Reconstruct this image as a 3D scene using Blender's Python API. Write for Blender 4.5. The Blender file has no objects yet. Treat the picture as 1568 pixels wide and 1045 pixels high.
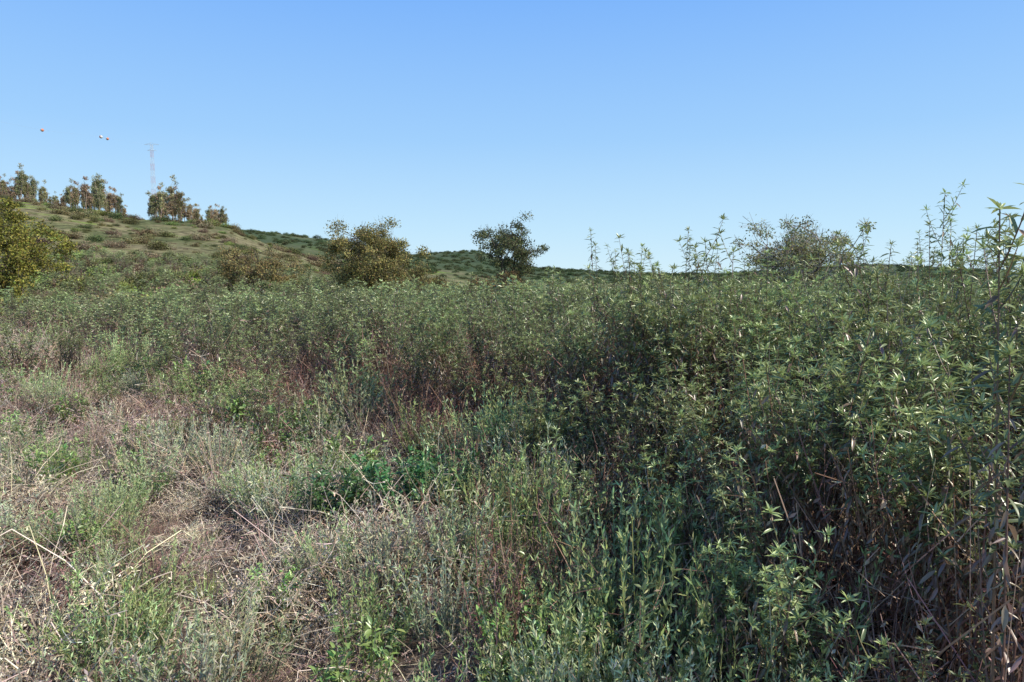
import bpy, math
import numpy as np
from math import radians, sin, cos, tan, pi
rng = np.random.default_rng(11)
scene = bpy.context.scene
CAMZ = 2.0

# ------------------------------------------------------------------ utils
def U(a, b, n=None): return rng.uniform(a, b, n)
def nrm(v): return v / (np.linalg.norm(v, axis=-1, keepdims=True) + 1e-9)
def ss(a, b, x):
    t = np.clip((x - a) / (b - a), 0, 1); return t * t * (3 - 2 * t)

class Acc:
    def __init__(s): s.V = []; s.T = []; s.C = []; s.n = 0
    def add(s, v, t, c):
        v = np.asarray(v, float).reshape(-1, 3); t = np.asarray(t, int).reshape(-1, 3)
        c = np.broadcast_to(np.asarray(c, float), v.shape) if np.ndim(c) == 1 else np.asarray(c, float).reshape(-1, 3)
        s.V.append(v); s.T.append(t + s.n); s.C.append(c); s.n += len(v)
    def mesh(s, name, mat):
        V = np.concatenate(s.V); T = np.concatenate(s.T); C = np.concatenate(s.C)
        me = bpy.data.meshes.new(name)
        me.vertices.add(len(V)); me.vertices.foreach_set('co', V.astype(np.float32).ravel())
        me.loops.add(T.size); me.loops.foreach_set('vertex_index', T.astype(np.int32).ravel())
        me.polygons.add(len(T))
        me.polygons.foreach_set('loop_start', np.arange(0, T.size, 3, dtype=np.int32))
        me.update(calc_edges=True)
        a = me.color_attributes.new('Col', 'FLOAT_COLOR', 'POINT')
        a.data.foreach_set('color', np.concatenate([np.clip(C, 0, 1), np.ones((len(C), 1))], 1).astype(np.float32).ravel())
        me.materials.append(mat); me.validate()
        return me

def ribbons(acc, P, W, C):
    N, K, _ = P.shape
    side = nrm(np.cross(np.gradient(P, axis=1), nrm(rng.normal(size=(N, 1, 3)))))
    W = np.broadcast_to(W, (N, K))[..., None] * 0.5
    V = np.stack([P - side * W, P + side * W], 2).reshape(N, K * 2, 3)
    base = np.arange(N)[:, None] * (K * 2) + np.arange(K - 1)[None] * 2
    T = np.concatenate([np.stack([base, base + 1, base + 3], -1).reshape(-1, 3),
                        np.stack([base, base + 3, base + 2], -1).reshape(-1, 3)])
    C = np.asarray(C, float)
    if C.ndim == 2: C = C[:, None, :]
    C = np.repeat(np.broadcast_to(C, (N, K, 3)), 2, axis=1)
    acc.add(V, T, C.reshape(-1, 3))

def tubes(acc, P, R, C, S=4):
    N, K, _ = P.shape
    t = nrm(np.gradient(P, axis=1)); ref = nrm(rng.normal(size=(N, 1, 3)))
    a = nrm(np.cross(t, ref)); b = np.cross(t, a)
    R = np.broadcast_to(R, (N, K))[..., None]
    rings = [P + R * (a * cos(2 * pi * k / S) + b * sin(2 * pi * k / S)) for k in range(S)]
    V = np.stack(rings, 2)
    b0 = (np.arange(N)[:, None] * K + np.arange(K - 1)[None]) * S
    T = []
    for k in range(S):
        k2 = (k + 1) % S
        T.append(np.stack([b0 + k, b0 + k2, b0 + S + k2], -1).reshape(-1, 3))
        T.append(np.stack([b0 + k, b0 + S + k2, b0 + S + k], -1).reshape(-1, 3))
    C = np.asarray(C, float)
    if C.ndim == 1: C = C[None]
    C = np.repeat(np.broadcast_to(C[:, None, :], (N, K, 3)), S, axis=1)
    acc.add(V.reshape(-1, 3), np.concatenate(T), C.reshape(-1, 3))

def leaves(acc, B, D, L, W, C, droop=0.25, up=None):
    """lance-shaped folded leaf: 6 tris"""
    N = len(B); D = nrm(D)
    if up is None: up = np.tile([0, 0, 1.0], (N, 1))
    up = up + rng.normal(0, 0.35, (N, 3))
    n = nrm(up - D * (up * D).sum(1, keepdims=True)); s = np.cross(D, n)
    L = np.broadcast_to(L, N)[:, None]; W = np.broadcast_to(W, N)[:, None]
    dr = np.broadcast_to(droop, N)[:, None]
    def c(f): return B + D * L * f - n * L * dr * f * f
    c1, c2, c3 = c(0.3), c(0.66), c(1.0)
    h1, h2 = s * W * 0.46, s * W * 0.42
    lift = n * W * 0.2
    V = np.stack([B, c1 - h1 + lift, c1 + h1 + lift, c2 - h2 + lift, c2 + h2 + lift, c3, c(.48)], 1)
    q = np.array([[0,1,6],[0,6,2],[1,3,6],[2,6,4],[3,5,6],[6,5,4]])
    T = (np.arange(N)[:, None, None] * 7 + q[None]).reshape(-1, 3)
    C = np.broadcast_to(np.asarray(C, float), (N, 3))
    acc.add(V.reshape(-1, 3), T, np.repeat(C, 7, 0))

def leaf2(acc, B, D, L, W, C):
    N = len(B); D = nrm(D); s = nrm(np.cross(D, nrm(rng.normal(size=(N, 3)))))
    n = np.cross(D, s)
    L = np.broadcast_to(L, N)[:, None]; W = np.broadcast_to(W, N)[:, None]
    m = B + D * L * 0.5
    V = np.stack([B, m - s * W * .5 + n * W * .2, m + s * W * .5 + n * W * .2, B + D * L], 1)
    T = (np.arange(N)[:, None, None] * 4 + np.array([[0,1,3],[0,3,2]])[None]).reshape(-1, 3)
    C = np.broadcast_to(np.asarray(C, float), (N, 3))
    acc.add(V.reshape(-1, 3), T, np.repeat(C, 4, 0))

def vary(col, n, amt=0.25, hue=0.08):
    c = np.asarray(col)[None] * (1 + rng.normal(0, amt, (n, 1)))
    return np.clip(c * (1 + rng.normal(0, hue, (n, 3))), 0.005, 0.9)
def mixc(a, b, t):
    t = np.asarray(t)[:, None]; return np.asarray(a) * (1 - t) + np.asarray(b) * t

# ------------------------------------------------------------------ materials
def plant_mat(name, trans=0.3, gloss=0.0, var=0.35, hue=0.03, rough=.35):
    m = bpy.data.materials.new(name); m.use_nodes = True
    nt = m.node_tree; N = nt.nodes; Lk = nt.links; N.clear()
    out = N.new('ShaderNodeOutputMaterial')
    at = N.new('ShaderNodeAttribute'); at.attribute_name = 'Col'
    oi = N.new('ShaderNodeObjectInfo')
    geo = N.new('ShaderNodeNewGeometry')
    no = N.new('ShaderNodeTexNoise'); no.inputs['Scale'].default_value = 0.6; no.inputs['Detail'].default_value = 0
    Lk.new(geo.outputs['Position'], no.inputs['Vector'])
    add = N.new('ShaderNodeMath'); add.operation = 'ADD'
    Lk.new(oi.outputs['Random'], add.inputs[0]); Lk.new(no.outputs['Fac'], add.inputs[1])
    mr = N.new('ShaderNodeMapRange'); mr.inputs['From Min'].default_value = 0.2; mr.inputs['From Max'].default_value = 1.8
    mr.inputs['To Min'].default_value = 1 - var; mr.inputs['To Max'].default_value = 1 + var
    Lk.new(add.outputs[0], mr.inputs['Value'])
    mh = N.new('ShaderNodeMapRange'); mh.inputs['To Min'].default_value = 0.5 - hue; mh.inputs['To Max'].default_value = 0.5 + hue
    Lk.new(oi.outputs['Random'], mh.inputs['Value'])
    hs = N.new('ShaderNodeHueSaturation')
    Lk.new(mh.outputs[0], hs.inputs['Hue']); Lk.new(mr.outputs[0], hs.inputs['Value']); Lk.new(at.outputs['Color'], hs.inputs['Color'])
    p = N.new('ShaderNodeBsdfDiffuse'); Lk.new(hs.outputs[0], p.inputs['Color']); last = p
    if trans > 0:
        tr = N.new('ShaderNodeBsdfTranslucent'); Lk.new(hs.outputs[0], tr.inputs['Color'])
        mx = N.new('ShaderNodeMixShader'); mx.inputs[0].default_value = trans
        Lk.new(last.outputs[0], mx.inputs[1]); Lk.new(tr.outputs[0], mx.inputs[2]); last = mx
    if gloss > 0:
        g = N.new('ShaderNodeBsdfGlossy'); g.inputs['Roughness'].default_value = rough; g.inputs['Color'].default_value = (.95, .95, .9, 1)
        mx = N.new('ShaderNodeMixShader'); mx.inputs[0].default_value = gloss
        Lk.new(last.outputs[0], mx.inputs[1]); Lk.new(g.outputs[0], mx.inputs[2]); last = mx
    Lk.new(last.outputs[0], out.inputs[0])
    return m
M_leaf = plant_mat('fleabane_leaf', 0.28, 0.07, .48, .02)
M_soft = plant_mat('soft_herb', 0.12, 0, .3, .02)
M_dry = plant_mat('dry_stems', 0.0, 0, 0.45, 0.02)
M_tree = plant_mat('tree_foliage', 0.2, 0, 0.25, 0.01)
M_hill = plant_mat('hill_scrub', 0.0, 0, 0.4, 0.035)

def paint(name, col, rough=0.5, metal=0.0):
    m = bpy.data.materials.new(name); m.use_nodes = True; nt = m.node_tree
    p = nt.nodes['Principled BSDF']; p.inputs['Roughness'].default_value = rough; p.inputs['Metallic'].default_value = metal
    no = nt.nodes.new('ShaderNodeTexNoise'); no.inputs['Scale'].default_value = 6
    r = nt.nodes.new('ShaderNodeValToRGB'); c = np.array(col)
    r.color_ramp.elements[0].color = (*(c * 0.8), 1); r.color_ramp.elements[1].color = (*c, 1)
    nt.links.new(no.outputs['Fac'], r.inputs[0]); nt.links.new(r.outputs[0], p.inputs['Base Color'])
    return m

# ------------------------------------------------------------------ terrain
def prof(pts, u):
    p = np.array(pts, float); return np.interp(u, p[:, 0], p[:, 1])
R1 = [(-1.5,.12),(-1.03,.122),(-.747,.114),(-.65,.105),(-.556,.092),(-.46,.082),(-.41,.074),(-.36,.055),(-.30,.036),(-.24,.018),(-.17,.004),(0,-.002),(2,-.002)]
R2 = [(-1.5,.06),(-.46,.0785),(-.41,.077),(-.32,.068),(-.27,.061),(-.21,.052),(-.155,.041),(-.08,.030),(0,.01),(.2,.0),(2,.0)]
R3 = [(-1.5,.03),(-.22,.032),(-.17,.036),(-.127,.041),(-.08,.045),(-.047,.0448),(-.02,.036),(.03,.023),(.08,.020),(.2,.014),(.3,.0135),(.4,.019),(.51,.0265),(.59,.024),(.68,.019),(.75,.013),(1,.01),(2,.01)]
def bumps(x, y, s, seed=0):
    return (np.sin(x / s + seed) * np.cos(y / s * 1.3 + seed * 2) + 0.5 * np.sin(x / s * 2.3 + y / s * 1.7 + seed) + 0.25 * np.cos(x / s * 4.9 - y / s * 3.7))
def hgt(x, y):
    x = np.asarray(x, float); y = np.asarray(y, float)
    u = np.clip(x / np.maximum(y, 1.0), -1.6, 2.0)
    def ridge(P, y0, yr, fall):
        H = prof(P, u) * yr + CAMZ
        return np.maximum(H, 0) * ss(y0, yr, y) ** 0.9 * (1 - fall * ss(yr, yr * 1.6, y))
    h = np.maximum.reduce([ridge(R1, 30, 170, .35), ridge(R2, 120, 360, .4), ridge(R3, 250, 750, .0)])
    near = 0.08 * bumps(x, y, 0.7) + 0.1 * bumps(x, y, 2.7, 2)
    far = 0.5 * bumps(x, y, 14, 1) * ss(50, 120, y)
    return h + near * (1 - ss(30, 60, np.hypot(x, y))) + far * (h > 1)

th = np.concatenate([np.linspace(-48, 48, 420), np.linspace(50, 310, 100)])
rad = np.concatenate([[0.02], np.geomspace(0.4, 6000, 230)])
TH, RR = np.meshgrid(np.radians(th), rad, indexing='ij')
GX = RR * np.sin(TH); GY = RR * np.cos(TH); GZ = hgt(GX, GY)
nA, nR = GX.shape
V = np.stack([GX, GY, GZ], -1).reshape(-1, 3)
i = np.arange(nA)[:, None]; j = np.arange(nR - 1)[None]; i2 = (i + 1) % nA
q = np.stack([i * nR + j, i2 * nR + j, i2 * nR + j + 1, i * nR + j + 1], -1).reshape(-1, 4)
me = bpy.data.meshes.new('ground'); me.from_pydata(V.tolist(), [], q[:, ::-1].tolist()); me.update()
me.polygons.foreach_set('use_smooth', np.ones(len(me.polygons), bool))
ground = bpy.data.objects.new('ground', me); scene.collection.objects.link(ground)
gm = bpy.data.materials.new('ground_scrubland'); gm.use_nodes = True; nt = gm.node_tree; N = nt.nodes; Lk = nt.links
P = N['Principled BSDF']; P.inputs['Roughness'].default_value = 0.95; P.inputs['Specular IOR Level'].default_value = 0.05
geo = N.new('ShaderNodeNewGeometry'); sep = N.new('ShaderNodeSeparateXYZ'); Lk.new(geo.outputs['Position'], sep.inputs[0])
def noise(sc, det=6, dist=0.0):
    n = N.new('ShaderNodeTexNoise'); n.inputs['Scale'].default_value = sc; n.inputs['Detail'].default_value = det
    n.inputs['Distortion'].default_value = dist; Lk.new(geo.outputs['Position'], n.inputs['Vector']); return n
def ramp(src, stops):
    r = N.new('ShaderNodeValToRGB'); e = r.color_ramp.elements
    while len(e) < len(stops): e.new(0.5)
    for k, (p_, c_) in enumerate(stops): e[k].position = p_; e[k].color = (*c_, 1)
    Lk.new(src, r.inputs[0]); return r
def mixn(f, a, b):
    m = N.new('ShaderNodeMix'); m.data_type = 'RGBA'; Lk.new(f, m.inputs[0]); Lk.new(a, m.inputs[6]); Lk.new(b, m.inputs[7]); return m
soil = ramp(noise(3.0, 8).outputs['Fac'], [(.3, (.06, .045, .034)), (.55, (.14, .105, .08)), (.75, (.28, .22, .17))])
hill = ramp(noise(.06, 8, .6).outputs['Fac'], [(.36, (.11, .125, .05)), (.46, (.18, .18, .08)), (.55, (.26, .22, .12)), (.61, (.22, .28, .07)), (.7, (.32, .44, .06))])
fine = ramp(noise(.9, 6).outputs['Fac'], [(.35, (.45, .45, .45)), (.65, (1.2, 1.2, 1.2))])
mul = N.new('ShaderNodeMix'); mul.data_type = 'RGBA'; mul.blend_type = 'MULTIPLY'; mul.inputs[0].default_value = 1
Lk.new(hill.outputs[0], mul.inputs[6]); Lk.new(fine.outputs[0], mul.inputs[7])
farc = ramp(noise(.03, 8, .4).outputs['Fac'], [(.35, (.055, .08, .04)), (.55, (.085, .11, .055)), (.7, (.14, .15, .08))])
f1 = N.new('ShaderNodeMapRange'); f1.inputs['From Min'].default_value = 22; f1.inputs['From Max'].default_value = 45; Lk.new(sep.outputs['Y'], f1.inputs['Value'])
f2 = N.new('ShaderNodeMapRange'); f2.inputs['From Min'].default_value = 190; f2.inputs['From Max'].default_value = 260; Lk.new(sep.outputs['Y'], f2.inputs['Value'])
m1 = mixn(f1.outputs[0], soil.outputs[0], mul.outputs[2]); m2 = mixn(f2.outputs[0], m1.outputs[2], farc.outputs[0])
Lk.new(m2.outputs[2], P.inputs['Base Color'])
bp = N.new('ShaderNodeBump'); bp.inputs['Distance'].default_value = 0.1; bp.inputs['Strength'].default_value = .8
Lk.new(noise(8, 8).outputs['Fac'], bp.inputs['Height']); Lk.new(bp.outputs[0], P.inputs['Normal'])
me.materials.append(gm)

# ------------------------------------------------------------------ prototypes
GA = 2.39996
LEAF_LO = np.array((.062, .08, .036)); LEAF_HI = np.array((.195, .235, .095)); LEAF_TIP = np.array((.5, .56, .22))  # low leaves are darker green, darkened further to put thicket shade into the colour
def fleabane(H, seed, nst, tall=True, lod=0, spire=False):
    a = Acc()
    for s in range(nst):
        az = U(0, 2 * pi); lean = U(0.03, 0.28) if not spire else U(0, .07); h = H * U(0.58, 1.0)
        if s == 0: lean *= .4; h = H
        b0 = np.array([cos(az), sin(az), 0]) * U(0, .1)
        d = nrm(np.array([cos(az) * lean, sin(az) * lean, 1.0])); bend = np.array([cos(az + U(-1, 1)), sin(az + U(-1, 1)), 0]) * U(-.05, .1) * (.6 if spire else 1)
        t = np.linspace(0, 1, 7)[:, None]
        pt = lambda t: b0 + d * h * t + bend * h * t * t
        tubes(a, pt(t)[None], np.linspace(.007, .0025, 7)[None] * (1.0 if tall else .8), vary((.26, .155, .12), 1), 3)
        axes = [(pt, 0.5 if tall else .3, 1.0, h)]
        nb = int(U(2, 6)) if spire else (int(U(6, 11)) if lod == 0 else 5)
        for k in range(nb):
            tb = U(.42, .95); o = pt(tb); az2 = U(0, 2 * pi); bl = U(.12, .38) * (1.1 - .5 * tb) * (h / 2 + .4) * (.7 if spire else 1)
            d2 = nrm(np.array([cos(az2), sin(az2), U(.8, 2.0)])); up = np.array([0, 0, .45])
            f = (lambda o, d2, bl, up: (lambda t: o + d2 * bl * t + up * bl * t * t))(o, d2, bl, up)
            tt = np.linspace(0, 1, 4)[:, None]
            tubes(a, f(tt)[None], np.linspace(.0035, .0016, 4)[None], vary((.22, .15, .09), 1), 3)
            axes.append((f, .2, 1.0, bl))
        for (f, t0, t1, ln) in axes:
            nl = max(5, int((t1 - t0) * ln / ((.017 if not spire else .012) if lod == 0 else .04)))
            nr = 12 if lod == 0 else 6
            t = np.concatenate([np.linspace(t0, 1, nl), np.full(nr, 1.0)]); n = nl + nr
            ros = np.arange(n) >= nl
            Pn = f(t[:, None]); z = Pn[:, 2] / H
            near_tip = np.where(ros, 1, ss(1 - .1 / max(ln, .12), 1, t) * .6)
            ph = np.arange(n) * GA + U(0, 6)
            el = np.radians(np.where(ros, U(5, 80, n), 16 + rng.normal(0, 22, n) - 38 * (1 - z)))
            D = np.stack([np.cos(ph) * np.cos(el), np.sin(ph) * np.cos(el), np.sin(el)], 1)
            L = np.where(ros, U(.035, .07, n), U(.05, .11, n) * (1 - .3 * near_tip)) * (.8 if (not tall or spire) else 1)
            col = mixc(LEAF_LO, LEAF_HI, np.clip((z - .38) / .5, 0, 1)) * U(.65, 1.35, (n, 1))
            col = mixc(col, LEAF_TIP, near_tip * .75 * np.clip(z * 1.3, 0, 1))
            dead = (rng.random(n) < .9 * (1 - ss(.42, .8, z)) + .04) & (~ros | (z < .4))
            col[dead] = vary((.27, .18, .13), dead.sum())
            D[dead, 2] -= .9
            keep = rng.random(n) < np.clip(.25 + z, .25, 1)
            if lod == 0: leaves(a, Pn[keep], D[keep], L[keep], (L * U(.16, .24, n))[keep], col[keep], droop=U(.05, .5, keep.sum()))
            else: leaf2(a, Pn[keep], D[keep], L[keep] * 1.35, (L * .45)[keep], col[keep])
        n = 16 if lod == 0 else 6; t = U(.05, .5, n); Pn = pt(t[:, None]); ph = U(0, 6.3, n)
        D = np.stack([np.cos(ph), np.sin(ph), U(-1.6, .2, n)], 1)
        leaf2(a, Pn, D, U(.03, .06, n), .012, vary((.27, .18, .13), n))
    # a few bare dead stems
    n = 4; az = U(0, 6.3, n); d = nrm(np.stack([np.cos(az) * .25, np.sin(az) * .25, np.ones(n)], 1)); t = np.linspace(0, 1, 5)[None, :, None]
    ribbons(a, d[:, None] * t * U(.5, .98, (n, 1, 1)) * H + rng.normal(0, .06, (n, 1, 3)) * t * t, np.linspace(.007, .003, 5)[None], vary((.4, .3, .24), n, .3))
    return a.mesh('fleabane_mesh', M_leaf)

def stalks(seed, H=1.0):
    a = Acc(); n = 44; K = 4
    ph = U(0, 6.3, n); b = np.stack([np.cos(ph), np.sin(ph), 0 * ph], 1) * U(0, .28, (n, 1))
    d = nrm(np.stack([rng.normal(0, .28, n), rng.normal(0, .28, n), np.ones(n)], 1)); L = U(.35, 1, n)[:, None, None] * H
    t = np.linspace(0, 1, K)[None, :, None]; bend = rng.normal(0, .16, (n, 1, 3)) * [1, 1, .2]
    P_ = b[:, None] + d[:, None] * L * t + bend * L * t * t
    col = vary((.28, .17, .13), n, .4); ribbons(a, P_, np.linspace(.0075, .0035, K)[None], col)
    m = 5
    bt = U(.3, .95, (n, m)); o = b[:, None] + d[:, None] * L * bt[..., None] + bend * L * (bt ** 2)[..., None]
    d2 = nrm(rng.normal(size=(n, m, 3)) + [0, 0, .8]); l2 = U(.06, .22, (n, m, 1))
    o = o.reshape(-1, 1, 3); d2 = d2.reshape(-1, 1, 3); l2 = l2.reshape(-1, 1, 1); t = np.linspace(0, 1, 2)[None, :, None]
    ribbons(a, o + d2 * l2 * t, np.array([[.004, .0025]]), np.repeat(col, m, 0) * 1.15)
    k = 240; ix = rng.integers(0, len(o), k)
    leaf2(a, o[ix, 0] + d2[ix, 0] * l2[ix, 0] * U(.2, 1, (k, 1)), rng.normal(size=(k, 3)) - [0, 0, .5], U(.015, .04, k), .012, vary((.3, .2, .15), k, .3))
    return a.mesh('dry_stalk_mesh', M_dry)

def brush(seed, col):
    a = Acc(); n = 170; K = 4
    ph = U(0, 6.3, n); r = U(0, .4, n) ; b = np.stack([np.cos(ph) * r, np.sin(ph) * r, U(-.02, .08, n)], 1)
    az = ph + rng.normal(0, 1.1, n); d = nrm(np.stack([np.cos(az) * .8, np.sin(az) * .8, U(.25, 1.8, n)], 1))
    L = U(.15, .5, n)[:, None, None]; t = np.linspace(0, 1, K)[None, :, None]
    bend = rng.normal(0, .3, (n, 1, 3)) + [0, 0, -.45]
    P_ = b[:, None] + d[:, None] * L * t + bend * L * t * t; P_[..., 2] = np.maximum(P_[..., 2], -.03)
    c = vary(col, n, .35, .06); ribbons(a, P_, np.linspace(.005, .003, K)[None], c)
    m = 4; bt = rng.integers(1, K, (n, m)); o = P_[np.arange(n)[:, None], bt].reshape(-1, 1, 3)
    d2 = nrm(rng.normal(size=(n * m, 1, 3)) + [0, 0, .3]); l2 = U(.02, .09, (n * m, 1, 1)); t3 = np.linspace(0, 1, 2)[None, :, None]
    ribbons(a, o + d2 * l2 * t3, np.array([[.004, .002]]), np.repeat(c, m, 0) * U(.8, 1.3, (n * m, 1)))
    k = 800; ix = rng.integers(0, n * m, k)
    leaf2(a, o[ix, 0] + d2[ix, 0] * l2[ix, 0] * U(.3, 1.3, (k, 1)), rng.normal(size=(k, 3)), U(.012, .03, k), .0085, vary(np.array(col) * 1.0, k, .35))
    return a.mesh('dry_brush_mesh', M_dry)

def greytuft(seed, col, H=.5):
    a = Acc(); n = 50; K = 4
    ph = U(0, 6.3, n); b = np.stack([np.cos(ph), np.sin(ph), 0 * ph], 1) * U(0, .18, (n, 1))
    sp = U(.05, .75, n); d = nrm(np.stack([np.cos(ph) * sp, np.sin(ph) * sp, np.ones(n)], 1)); L = U(.5, 1, n)[:, None, None] * H
    up = np.array([0, 0, .12]); t = np.linspace(0, 1, K)[None, :, None]
    ribbons(a, b[:, None] + d[:, None] * L * t + up * L * t * t, np.linspace(.004, .0025, K)[None], vary(np.array(col) * .7, n, .15))
    m = 44; tt = U(.15, 1.0, (n, m, 1)); o = b[:, None] + d[:, None] * L * tt + up * L * tt * tt
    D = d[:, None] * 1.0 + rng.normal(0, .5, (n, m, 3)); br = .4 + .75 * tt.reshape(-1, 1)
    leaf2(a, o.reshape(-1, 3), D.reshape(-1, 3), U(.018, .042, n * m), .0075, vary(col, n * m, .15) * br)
    return a.mesh('grey_herb_mesh', M_soft)

def grass(seed, col, H=.7, n=60, w=.006, spread=.35):
    a = Acc(); K = 4
    ph = U(0, 6.3, n); b = np.stack([np.cos(ph), np.sin(ph), 0 * ph], 1) * U(0, .14, (n, 1))
    sp = U(0, spread, n); d = nrm(np.stack([np.cos(ph) * sp, np.sin(ph) * sp, np.ones(n)], 1)); L = U(.4, 1, n)[:, None, None] * H
    bend = np.stack([np.cos(ph), np.sin(ph), -np.ones(n)], 1)[:, None] * U(0, .45, (n, 1, 1)); t = np.linspace(0, 1, K)[None, :, None]
    ribbons(a, b[:, None] + d[:, None] * L * t + bend * L * t * t, np.array([[w, w * .9, w * .6, w * .15]]), vary(col, n, .25))
    return a.mesh('grass_mesh', M_soft)

def leafy(seed, col, H=.6, nst=16, LL=.06, wr=.38):
    a = Acc()
    for s in range(nst):
        az = U(0, 6.3); b0 = np.array([cos(az), sin(az), 0]) * U(0, .18); sp = U(.1, .8); h = H * U(.5, 1)
        d = nrm(np.array([cos(az) * sp, sin(az) * sp, 1.])); t = np.linspace(0, 1, 4)[:, None]
        tubes(a, (b0 + d * h * t)[None], .0028, vary(np.array(col) * .6, 1), 3)
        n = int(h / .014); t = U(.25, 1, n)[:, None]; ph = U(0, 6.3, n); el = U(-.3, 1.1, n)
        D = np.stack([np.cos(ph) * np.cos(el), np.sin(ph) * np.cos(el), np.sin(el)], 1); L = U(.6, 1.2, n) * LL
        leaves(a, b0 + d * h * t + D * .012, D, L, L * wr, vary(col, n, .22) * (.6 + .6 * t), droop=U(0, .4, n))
    return a.mesh('leafy_herb_mesh', M_leaf)

def hillbush(seed, col, flat=.75):
    a = Acc(); nc = 16
    C = nrm(rng.normal(size=(nc, 3))) * U(.35, .85, (nc, 1)); C[:, 2] = np.abs(C[:, 2]) * flat + .05
    for c in C:
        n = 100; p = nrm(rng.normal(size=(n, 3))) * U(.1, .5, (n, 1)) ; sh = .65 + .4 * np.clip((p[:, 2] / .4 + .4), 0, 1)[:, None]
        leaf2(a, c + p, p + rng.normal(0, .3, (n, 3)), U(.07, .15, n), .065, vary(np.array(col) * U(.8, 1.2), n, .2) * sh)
    n = 14; D = nrm(C[rng.integers(0, nc, n)]); t = np.linspace(0, 1, 3)[None, :, None]
    ribbons(a, D[:, None] * t * .9, .03, vary((.12, .09, .06), n))
    return a.mesh('scrub_bush_mesh', M_hill)

def tree_mesh(H, RX, RZ, zc, nclump, col, nleaf, crad=.45, lsz=.09, bark=(.12, .1, .08), fill=.45, nlimb=7, twig=12, trunk=.16):
    a = Acc(); t = np.linspace(0, 1, 6)[:, None]
    fork = np.array([U(-.2, .2), U(-.2, .2), max(.6, zc - RZ * .75)])
    tubes(a, (fork * t + np.sin(t * 5) * .04)[None], np.linspace(trunk, trunk * .75, 6)[None], vary(bark, 1), 8)
    ends = []
    for k in range(nlimb):
        az = k * 2 * pi / nlimb + U(-.4, .4); r = U(.3, .7); e = np.array([cos(az) * RX * r, sin(az) * RX * r, zc + RZ * U(-.25, .6)])
        if k == 0: e = np.array([0, 0, zc + RZ * .7])
        w = rng.normal(0, .1 * RX, 3); pts = fork * (1 - t) + e * t + w * np.sin(t * pi)
        tubes(a, pts[None], np.linspace(trunk * .6, .025, 6)[None], vary(bark, 1), 6); ends.append(pts[1:])
    E = np.concatenate(ends)
    C = nrm(rng.normal(size=(nclump, 3))) * (U(fill, 1, (nclump, 1)))
    C *= 1 + .18 * np.sin(C[:, :1] * 7 + C[:, 1:2] * 5) ; C[:, 2] = np.where(C[:, 2] < -.8, -.8, C[:, 2])
    C = C * [RX, RX, RZ] + [0, 0, zc]
    for c in C:
        s = E[np.argmin(((E - c) ** 2).sum(1))]; tt = np.linspace(0, 1, 4)[:, None]
        tubes(a, (s * (1 - tt) + c * tt + rng.normal(0, .08, 3) * np.sin(tt * pi))[None], np.linspace(.022, .008, 4)[None], vary(bark, 1), 3)
        D = nrm(rng.normal(size=(twig, 3)) + [0, 0, .3]); cr = crad * U(.7, 1.3)
        ribbons(a, c + D[:, None] * np.linspace(0, cr * 1.1, 3)[None, :, None], .012, vary(np.array(bark) * 1.3, twig))
        n = int(nleaf * U(.5, 1.4))
        if n > 0:
            p = nrm(rng.normal(size=(n, 3))) * (U(.05, 1, (n, 1)) ** .6) * cr * [1, 1, .75]
            leaf2(a, c + p, rng.normal(size=(n, 3)), U(.7, 1.4, n) * lsz, lsz * .65, vary(np.array(col) * U(.65, 1.35), n, .2))
    return a.mesh('tree_mesh', M_tree)

# ------------------------------------------------------------------ instancing
def scatter(name, protos, pos, rot, scl, idx):
    col = bpy.data.collections.new(name + '_plants')
    for k, m in enumerate(protos):
        m.name = '%s_mesh_%02d' % (name, k)
        o = bpy.data.objects.new('%s_plant_%02d' % (name, k), m); col.objects.link(o)
    n = len(pos); me = bpy.data.meshes.new(name); me.vertices.add(n)
    me.vertices.foreach_set('co', np.asarray(pos, np.float32).ravel())
    me.attributes.new('rot', 'FLOAT_VECTOR', 'POINT').data.foreach_set('vector', np.asarray(rot, np.float32).ravel())
    scl = np.asarray(scl, np.float32)
    if scl.ndim == 1: scl = np.repeat(scl[:, None], 3, 1)
    me.attributes.new('scl', 'FLOAT_VECTOR', 'POINT').data.foreach_set('vector', scl.ravel())
    me.attributes.new('idx', 'INT', 'POINT').data.foreach_set('value', np.asarray(idx, np.int32))
    ob = bpy.data.objects.new(name, me); scene.collection.objects.link(ob)
    ng = bpy.data.node_groups.new(name + '_scatter', 'GeometryNodeTree')
    ng.interface.new_socket('Geometry', in_out='INPUT', socket_type='NodeSocketGeometry')
    ng.interface.new_socket('Geometry', in_out='OUTPUT', socket_type='NodeSocketGeometry')
    N = ng.nodes; L = ng.links
    gi = N.new('NodeGroupInput'); go = N.new('NodeGroupOutput')
    iop = N.new('GeometryNodeInstanceOnPoints'); ci = N.new('GeometryNodeCollectionInfo')
    ci.inputs['Collection'].default_value = col; ci.inputs['Separate Children'].default_value = True; ci.inputs['Reset Children'].default_value = True
    def attr(nm, ty):
        a = N.new('GeometryNodeInputNamedAttribute'); a.data_type = ty; a.inputs['Name'].default_value = nm
        return [o for o in a.outputs if o.enabled and o.name == 'Attribute'][0]
    L.new(gi.outputs[0], iop.inputs['Points']); L.new(ci.outputs[0], iop.inputs['Instance'])
    iop.inputs['Pick Instance'].default_value = True
    L.new(attr('idx', 'INT'), iop.inputs['Instance Index'])
    e2r = N.new('FunctionNodeEulerToRotation'); L.new(attr('rot', 'FLOAT_VECTOR'), e2r.inputs[0]); L.new(e2r.outputs[0], iop.inputs['Rotation'])
    L.new(attr('scl', 'FLOAT_VECTOR'), iop.inputs['Scale']); L.new(iop.outputs[0], go.inputs[0])
    md = ob.modifiers.new('scatter', 'NODES'); md.node_group = ng
    return ob

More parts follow.
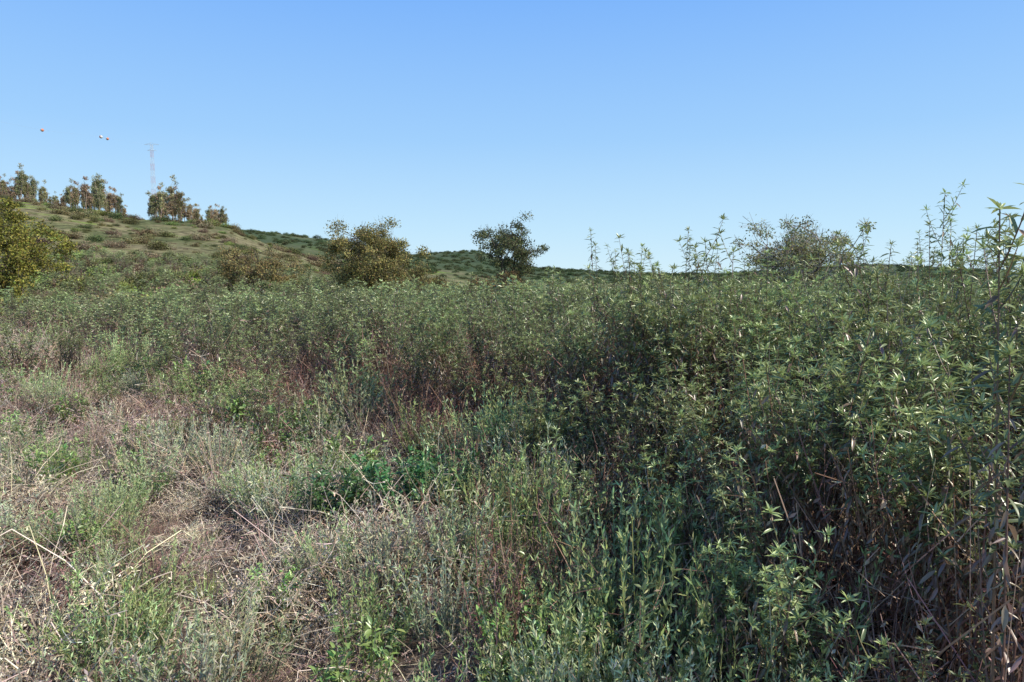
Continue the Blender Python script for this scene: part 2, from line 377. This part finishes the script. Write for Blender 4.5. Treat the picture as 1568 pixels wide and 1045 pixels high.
def rots(n, tilt=.08): return np.stack([rng.normal(0, tilt, n), rng.normal(0, tilt, n), U(0, 2 * pi, n)], 1)
def zed(x, y): return np.stack([x, y, hgt(x, y)], 1)
def jitter(x0, x1, y0, y1, step):
    gx, gy = np.meshgrid(np.arange(x0, x1, step), np.arange(y0, y1, step)); gx = gx.ravel(); gy = gy.ravel()
    return gx + U(-.5, .5, len(gx)) * step, gy + U(-.5, .5, len(gy)) * step
def bands(bs, xr=1.0, pad=2):
    X = []; Y = []; D = []
    for (y0, y1, st) in bs:
        x, y = jitter(-y1 * .9 * xr - pad, y1 * .9 * xr + pad, y0, y1, st); X.append(x); Y.append(y); D.append(np.full(len(x), st))
    return np.concatenate(X), np.concatenate(Y), np.concatenate(D)
def inview(x, y, m=.1): return (np.abs(x) < y * (.76 + m) + .9)
def patch(x, y, s, sd): return .5 + .5 * np.clip(bumps(x, y, s, sd) / 1.4, -1, 1)
def edge(x, y):
    return np.interp(y, [1.2, 2.2, 3.4, 6, 8, 10.5, 13, 20, 34, 60], [1.35, 1.0, .4, -.05, -1.0, -3.3, -6.2, -14.5, -32, -76]) + .35 * bumps(x, y, .9, 6) * ss(2, 5, y) + .7 * bumps(x, y, 2.2, 1) * ss(8, 14, y)

# tall fleabane thicket
tallH = [2.0, 2.1, 1.9, 2.0, 2.2, 2.0]; shortH = [1.1, 1.0, 1.2]; farH = [2.0, 1.9, 2.1]; spH = [2.4, 2.4, 2.4]
flea = [fleabane(h, k, int(U(5, 8))) for k, h in enumerate(tallH)] + [fleabane(h, 20 + k, 7, False) for k, h in enumerate(shortH)] + [fleabane(h, 20 + k, 6, True, 1) for k, h in enumerate(farH)] + [fleabane(h, 3, 3, True, 0, True) for h in spH]
x, y, st = bands([(1.4, 6, .38), (6, 9, .46), (9, 16, .6), (16, 28, .9), (28, 70, 1.8)]); s = x - edge(x, y)
clump = patch(x, y, .85, 3) * .6 + patch(x, y, 2.1, 8) * .4
k = inview(x, y) & (s > 0) & (np.hypot(x, y) > 1.9) & (rng.random(len(x)) < .4 + .6 * ss(0, 1.0, s)) & ((clump > .27) | (rng.random(len(x)) < .4)); x, y, s, clump = x[k], y[k], s[k], clump[k]
def localH(x, y, s): return np.interp(x / y, [-.8, -.45, -.2, 0, .15, .35, .8], [1.5, 1.65, 1.83, 1.88, 1.93, 2.0, 2.02]) * (.42 + .58 * ss(0, np.where(y > 7, 1.1, 1.6), s))
Hd = localH(x, y, s) * U(.78, 1.08, len(x)) * (.66 + .55 * clump)
Hd *= np.where(y < 3.2, .88, 1)
x2, y2 = jitter(-22, 2, 5.0, 20, .75); s2 = x2 - edge(x2, y2)
k = inview(x2, y2) & (s2 <= 0) & (rng.random(len(x2)) < .06 + .6 * ss(-6, 0, s2) * ss(4.5, 8, y2) * (patch(x2, y2, 1.6, 9) > .4)); x2, y2 = x2[k], y2[k]
Hd = np.concatenate([Hd, U(.45, 1.2, len(x2))]); x = np.concatenate([x, x2]); y = np.concatenate([y, y2])
small = Hd < 1.1
idx = np.where(small, rng.integers(6, 9, len(x)), np.where(y > 14, rng.integers(9, 12, len(x)), rng.integers(0, 6, len(x))))
allH = np.array(tallH + shortH + farH + spH); sc = Hd / allH[idx]
px = zed(x, y); rt = rots(len(x), .09)
wide = np.where(y > 28, 1.9, np.where(y > 16, 1.3, np.where(y > 9, 1.12, 1.0)))
sp = np.array([(1.08, 8, 2.7), (1.15, 8.1, 2.5), (1.28, 8.2, 2.3), (1.4, 8, 2.48), (1.72, 7, 2.4), (2.1, 8.3, 2.5), (2.6, 8.8, 2.42), (3.7, 7, 2.7), (3.62, 7.1, 2.45), (3.95, 6.3, 2.35), (3.75, 6, 2.72), (3.83, 6.1, 2.5), (3.9, 5.9, 2.42),
               (4.05, 5.8, 2.45), (4.2, 6, 2.4), (1.6, 2.08, 2.3), (1.68, 2.15, 2.15), (2.2, 11, 2.3), (.6, 9, 2.2), (.85, 8.6, 2.25), (-1.9, 13, 2.15), (-4.6, 15, 2.0), (3.0, 9.5, 2.4), (4.9, 8, 2.6), (3.2, 8, 2.4), (-5.6, 12, 1.9), (-6.5, 17, 1.9), (2.9, 5.6, 2.3), (4.5, 9, 2.6), (5.6, 9, 2.7), (5.2, 8.6, 2.5), (3.4, 5.2, 2.35)])
ex, ey = jitter(-22, 20, 5, 26, 1.1); es = ex - edge(ex, ey); k = inview(ex, ey) & (es > .7) & (rng.random(len(ex)) < .5); ex, ey, es = ex[k], ey[k], es[k]
eh = localH(ex, ey, es) * U(.98, 1.16, len(ex))
sp = np.concatenate([sp, np.stack([ex, ey, eh], 1)])
pi_ = zed(sp[:, 0], sp[:, 1]); ii = rng.integers(12, 15, len(sp))
px = np.concatenate([px, pi_]); rt = np.concatenate([rt, rots(len(sp), .05)])
S3 = np.concatenate([np.stack([sc * wide, sc * wide, sc], 1), np.stack([1 + 0 * ii, 1 + 0 * ii, sp[:, 2] / 2.4], 1)]); idx = np.concatenate([idx, ii])
scatter('fleabane_thicket', flea, px, rt, S3, idx)

# dry stalks under the thicket
x, y = jitter(-12, 12, 1.8, 13, .5); s = x - edge(x, y)
k = inview(x, y) & (s > -.6) & (s < 4) & (np.hypot(x, y) > 1.9); x, y, s = x[k], y[k], s[k]
scatter('dry_stalks', [stalks(k) for k in range(4)], zed(x, y), rots(len(x), .1), U(.7, 1.4, len(x)) * (.65 + .5 * ss(0, 2, s)), rng.integers(0, 4, len(x)))

# low dry brush on open ground
bc = [(.56, .43, .34), (.46, .355, .28), (.6, .5, .37), (.42, .34, .27), (.29, .185, .14), (.35, .235, .18)]
x, y, st = bands([(2.3, 6.5, .42), (6.5, 12, .58), (12, 30, 1.0)]); s = x - edge(x, y)
hol = patch(x, y, .6, 21)
k = inview(x, y) & (s < .7) & (s > -30) & (rng.random(len(x)) < np.where(hol < .22, .45, .95)); x, y, s, st = x[k], y[k], s[k], st[k]
bi = np.where(s > -1.0, rng.integers(3, 6, len(x)), np.where(patch(x, y, .75, 12) > .64, rng.integers(4, 6, len(x)), rng.integers(0, 4, len(x))))
bs_ = U(.45, 1.05, len(x)) * (st / .42) ** .6 * (.5 + 1.15 * patch(x, y, .8, 2))
scatter('dry_brush', [brush(k, c) for k, c in enumerate(bc)], zed(x, y), rots(len(x), .15), bs_, bi)

# grey-green herbs
x, y, st = bands([(2.4, 7, .36), (7, 12, .55), (12, 20, .9)]); s = x - edge(x, y)
pr = .12 + .95 * (patch(x, y, .5, 5) > .58) + .75 * ss(-1.5, -.3, s) * (y < 7) * (patch(x, y, .45, 31) > .35)
k = inview(x, y) & (s < .9) & (s > -20) & (rng.random(len(x)) < pr * .72); x, y, s, st = x[k], y[k], s[k], st[k]
gsc = U(.55, 1.05, len(x)) * (1 + .6 * ss(-1.4, .3, s)) * (st / .36) ** .5
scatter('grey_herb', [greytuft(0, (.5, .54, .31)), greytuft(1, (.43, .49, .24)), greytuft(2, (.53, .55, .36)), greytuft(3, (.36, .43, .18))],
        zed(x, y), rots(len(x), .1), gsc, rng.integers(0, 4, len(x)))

# straw grass
x, y, st = bands([(2.4, 8, .5), (8, 16, .6), (16, 34, 1.0)]); s = x - edge(x, y)
pr = .12 + .65 * ss(8, 12, y) * (x < -2) + .25 * (patch(x, y, 1.1, 8) > .75)
k = inview(x, y) & (s < .3) & (rng.random(len(x)) < pr); x, y, st = x[k], y[k], st[k]
scatter('dry_grass', [grass(0, (.66, .53, .36)), grass(1, (.56, .42, .29), .8), grass(2, (.7, .58, .41), .55, 55)], zed(x, y), rots(len(x), .25), U(.5, 1.1, len(x)) * (st / .5) ** .4, rng.integers(0, 3, len(x)))

# green grass & leafy herbs
x, y = jitter(-20, 5, 2.4, 20, .5); s = x - edge(x, y)
k = inview(x, y) & (s < .8) & (rng.random(len(x)) < .07 + .4 * (patch(x, y, 1.0, 11) > .64)); x, y = x[k], y[k]
scatter('green_grass', [grass(0, (.28, .35, .12), .4, 60, .006, .6), grass(1, (.35, .4, .15), .35, 70, .005, .7)], zed(x, y), rots(len(x), .15), U(.4, 1.0, len(x)), rng.integers(0, 2, len(x)))
x, y = jitter(-18, 4, 2.6, 18, .6); s = x - edge(x, y)
k = inview(x, y) & (s < .8) & (rng.random(len(x)) < .1 + .5 * (patch(x, y, 1.2, 14) > .62)); x, y = x[k], y[k]
ex = np.array([(-3.3, 8.2), (-3.0, 8.6), (-3.6, 8.5), (-2.6, 7.6), (-1.6, 6.4), (-5.5, 11.5), (-6.2, 12), (-7.1, 12.5), (-5.0, 12.1), (-8.2, 12.6), (-4.2, 10.4), (-3.9, 9.6), (-9.5, 13.2)])
x = np.concatenate([x, ex[:, 0]]); y = np.concatenate([y, ex[:, 1]]); sc = np.concatenate([U(.35, .85, len(x) - len(ex)), U(.8, 1.4, len(ex))])
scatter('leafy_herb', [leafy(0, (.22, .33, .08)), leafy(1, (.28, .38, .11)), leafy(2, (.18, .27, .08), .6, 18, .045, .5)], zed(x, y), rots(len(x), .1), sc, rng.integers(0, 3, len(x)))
m = leafy(9, (.1, .2, .06), .7, 34, .07, .36); m.name = 'dark_green_shrub'
for (xx, yy, sc_) in [(-.95, 5.4, .95), (-1.35, 5.1, .75), (-.6, 5.5, .95)]:
    o = bpy.data.objects.new('dark_green_shrub', m); scene.collection.objects.link(o); o.location = (xx, yy, float(hgt(xx, yy))); o.scale = (sc_,) * 3; o.rotation_euler = (0, 0, U(0, 6))

# hill scrub
hb = [hillbush(0, (.13, .15, .065)), hillbush(1, (.18, .19, .08)), hillbush(2, (.26, .22, .11)), hillbush(3, (.26, .2, .13)), hillbush(4, (.24, .28, .09)), hillbush(5, (.1, .13, .06)), hillbush(6, (.13, .155, .075))]
X = []; Y = []; Sx = []
for (y0, y1, n, a_, b_) in [(30, 70, 900, .5, 1.9), (70, 120, 1400, .3, 1.5), (120, 200, 2100, .35, 1.8), (200, 380, 2400, .8, 2.0), (380, 760, 2800, 1.5, 3.4)]:
    yy = U(y0, y1, n); uu = U(-.85, .85, n)
    X.append(uu * yy); Y.append(yy); Sx.append(a_ + (b_ - a_) * U(0, 1, n) ** 2.5)
x = np.concatenate(X); y = np.concatenate(Y); sc = np.concatenate(Sx)
keep = (rng.random(len(x)) < .4 + .6 * (patch(x, y, 9, 4) > .5)) | (y > 200)
keep &= ~((y > 60) & (y < 200) & (x / y > -.1))
x, y, sc = x[keep], y[keep], sc[keep]
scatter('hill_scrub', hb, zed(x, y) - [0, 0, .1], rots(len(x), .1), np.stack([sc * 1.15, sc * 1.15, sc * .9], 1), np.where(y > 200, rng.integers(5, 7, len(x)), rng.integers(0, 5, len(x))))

# ------------------------------------------------------------------ trees
def put(name, me, x, y, rz=0.0, dz=-.1):
    o = bpy.data.objects.new(name, me); scene.collection.objects.link(o); me.name = name
    o.location = (x, y, float(hgt(x, y)) + dz); o.rotation_euler = (0, 0, rz); return o
put('oak_tree', tree_mesh(6.3, 3.6, 2.9, 3.4, 140, (.24, .2, .08), 190, .7, .14), -10.3, 50)
put('oak_tree', tree_mesh(6.5, 3.0, 3.0, 3.7, 120, (.3, .29, .07), 180, .65, .13), -27.2, 36)
put('oak_tree', tree_mesh(5.5, 2.0, 2.1, 3.9, 80, (.19, .21, .1), 130, .45, .11, fill=.3, trunk=.12), -.1, 40)
put('oak_tree', tree_mesh(4.8, 3.3, 2.0, 3.2, 130, (.29, .28, .13), 95, .5, .1, bark=(.33, .29, .25), fill=.15, twig=20, nlimb=10, trunk=.12), 12.5, 30)
put('olive_shrub', tree_mesh(3, 3.2, 1.8, 2.0, 70, (.28, .23, .1), 150, .6, .13, trunk=.1), -19.8, 53)
put('olive_shrub', tree_mesh(3, 2.4, 1.4, 1.6, 50, (.26, .22, .09), 150, .55, .13, trunk=.1), -6.6, 47)
put('olive_shrub', tree_mesh(3, 2.0, 1.1, 1.7, 45, (.26, .2, .09), 130, .5, .12, trunk=.1), -.6, 37)
eu = [tree_mesh(7, 1.2, 3.1, 3.9, 34, c, 55, .6, .24, bark=(.42, .32, .25), fill=.2, twig=18, trunk=.14) for c in [(.3, .28, .14), (.38, .28, .18), (.25, .26, .13)]]
us = np.concatenate([np.linspace(-.79, -.68, 26), np.linspace(-.67, -.565, 28), np.linspace(-.525, -.415, 36)]) + U(-.004, .004, 90); ys = U(152, 172, len(us))
x = us * ys; sz = U(.6, 1.25, len(us)) * (.85 + .25 * np.sin(us * 60))
scatter('ridge_trees', eu, zed(x, ys) - [0, 0, .3], rots(len(x), .05), np.stack([sz * .9, sz * .9, sz * 1.1], 1), rng.integers(0, 3, len(x)))

# ------------------------------------------------------------------ mast and line with marker balls
def empty(name, loc):
    e = bpy.data.objects.new(name, None); scene.collection.objects.link(e); e.location = loc; return e
red = paint('mast_red', (.7, .36, .32)); white = paint('mast_white', (.75, .75, .75)); wirem = paint('wire_metal', (.55, .6, .68), .6, 0); orange = paint('marker_orange', (.8, .27, .14))  # mast paints are paled, with distance haze put into their colour
mx, my = -119.0, 230.0; mz = float(hgt(mx, my)); top = CAMZ + .2 * my
mast = empty('lattice_mast', (mx, my, mz)); Hm = top - mz
accs = {0: Acc(), 1: Acc()}
nb = 16
for k in range(nb):
    z0 = Hm * k / nb; z1 = Hm * (k + 1) / nb; w0 = .75 - .42 * k / nb; w1 = .75 - .42 * (k + 1) / nb
    A = accs[k % 2]; c = [(1, 1), (-1, 1), (-1, -1), (1, -1)]
    for q_ in range(4):
        p = np.array([*np.array(c[q_]) * w0, z0]); r = np.array([*np.array(c[q_]) * w1, z1]); r2 = np.array([*np.array(c[(q_ + 1) % 4]) * w1, z1]); p2 = np.array([*np.array(c[(q_ + 1) % 4]) * w0, z0])
        for (s_, e_, rr) in [(p, r, .025), (p, r2, .014), (p2, r, .014), (r, r2, .014)]:
            tubes(A, np.stack([s_, e_])[None], rr, (.5, .5, .5), 4)
for zz, wl in [(Hm - .1, 2.4), (Hm - 2.0, 1.5)]:
    for dy in (-.2, .2):
        tubes(accs[1], np.array([[[-wl, dy, zz], [wl, dy, zz]]]), .025, (.5, .5, .5), 4)
        tubes(accs[1], np.array([[[-wl, 0, zz], [0, dy, zz + .6]]]), .02, (.5, .5, .5), 4); tubes(accs[1], np.array([[[wl, 0, zz], [0, dy, zz + .6]]]), .02, (.5, .5, .5), 4)
for k_, nm, mt in [(0, 'red_sections', red), (1, 'white_sections', white)]:
    o = bpy.data.objects.new(nm, accs[k_].mesh(nm, mt)); scene.collection.objects.link(o); o.parent = mast
line = empty('power_line', (0, 0, 0))
pts = np.array([(mx - 2.2, my, top), (-112, 190, 2 + .2105 * 190), (-101, 150, 2 + .22 * 150), (-86, 108, 2 + .235 * 108 + 1), (-60, 30, 32), (-45, -20, 36)])
W = Acc(); tubes(W, pts[None], .006, (.3, .3, .3), 4)
o = bpy.data.objects.new('wire', W.mesh('wire', wirem)); scene.collection.objects.link(o); o.parent = line
def ball(nm, p, m_top, m_bot, r=.5):
    import bmesh
    bm = bmesh.new(); bmesh.ops.create_uvsphere(bm, u_segments=24, v_segments=16, radius=r)
    for f in bm.faces: f.smooth = True; f.material_index = 0 if f.calc_center_median().x < 0.05 else 1
    bmesh.ops.create_cone(bm, cap_ends=True, segments=12, radius1=.05, radius2=.05, depth=r * 2.3)
    me = bpy.data.meshes.new(nm); bm.to_mesh(me); bm.free(); me.materials.append(m_top); me.materials.append(m_bot)
    ob = bpy.data.objects.new(nm, me); scene.collection.objects.link(ob); ob.location = p; ob.rotation_euler = (radians(80), 0, 0); ob.parent = line
ball('marker_ball_1', pts[2], white, orange, .34); ball('marker_ball_2', pts[1], orange, white, .42)
ball('marker_ball_3', (pts[1] + np.array([.85, 1.5, -.2])), white, orange, .38)

# ------------------------------------------------------------------ light, sky, camera
SEL, SAZ = 44, 106
w = bpy.data.worlds.new('World'); scene.world = w; w.use_nodes = True; nt = w.node_tree; N = nt.nodes; Lk = nt.links
sky = N.new('ShaderNodeTexSky'); sky.sky_type = 'NISHITA'; sky.sun_disc = False
sky.sun_elevation = radians(SEL); sky.sun_rotation = radians(SAZ); sky.altitude = 200; sky.air_density = 1.0; sky.dust_density = .3; sky.ozone_density = 3.0
tc = N.new('ShaderNodeTexCoord'); sp_ = N.new('ShaderNodeSeparateXYZ'); Lk.new(tc.outputs['Generated'], sp_.inputs[0])
r = N.new('ShaderNodeValToRGB'); e = r.color_ramp.elements
stops = [(0, (.68, .89, .99)), (.08, (.54, .8, 1.0)), (.2, (.36, .64, 1.0)), (.4, (.19, .45, .99)), (1, (.05, .14, .42))]
while len(e) < len(stops): e.new(.5)
for k, (p_, c_) in enumerate(stops): e[k].position = p_; e[k].color = (*c_, 1)
Lk.new(sp_.outputs['Z'], r.inputs[0])
bg = N['Background']; bg.inputs['Strength'].default_value = .14; Lk.new(sky.outputs[0], bg.inputs[0])
bg2 = N.new('ShaderNodeBackground'); bg2.inputs['Strength'].default_value = 1.0; Lk.new(r.outputs[0], bg2.inputs[0])
mxs = N.new('ShaderNodeMixShader'); mxs.inputs[0].default_value = .95
Lk.new(bg.outputs[0], mxs.inputs[1]); Lk.new(bg2.outputs[0], mxs.inputs[2]); Lk.new(mxs.outputs[0], N['World Output'].inputs[0])
sl = bpy.data.lights.new('sun', 'SUN'); sl.energy = 5; sl.angle = radians(.5); sl.color = (1, .94, .82)
so = bpy.data.objects.new('sun', sl); scene.collection.objects.link(so)
from mathutils import Vector
dv = Vector((cos(radians(SEL)) * sin(radians(SAZ)), cos(radians(SEL)) * cos(radians(SAZ)), sin(radians(SEL))))
so.rotation_euler = dv.to_track_quat('Z', 'Y').to_euler()
cd = bpy.data.cameras.new('camera'); cd.lens = 24; cd.sensor_width = 36; cd.clip_start = .05; cd.clip_end = 20000
co = bpy.data.objects.new('camera', cd); scene.collection.objects.link(co); co.location = (0, 0, CAMZ); co.rotation_euler = (radians(90 - 4.76), 0, 0)
scene.camera = co
scene.view_settings.view_transform = 'Standard'; scene.view_settings.look = 'None'; scene.view_settings.exposure = 0
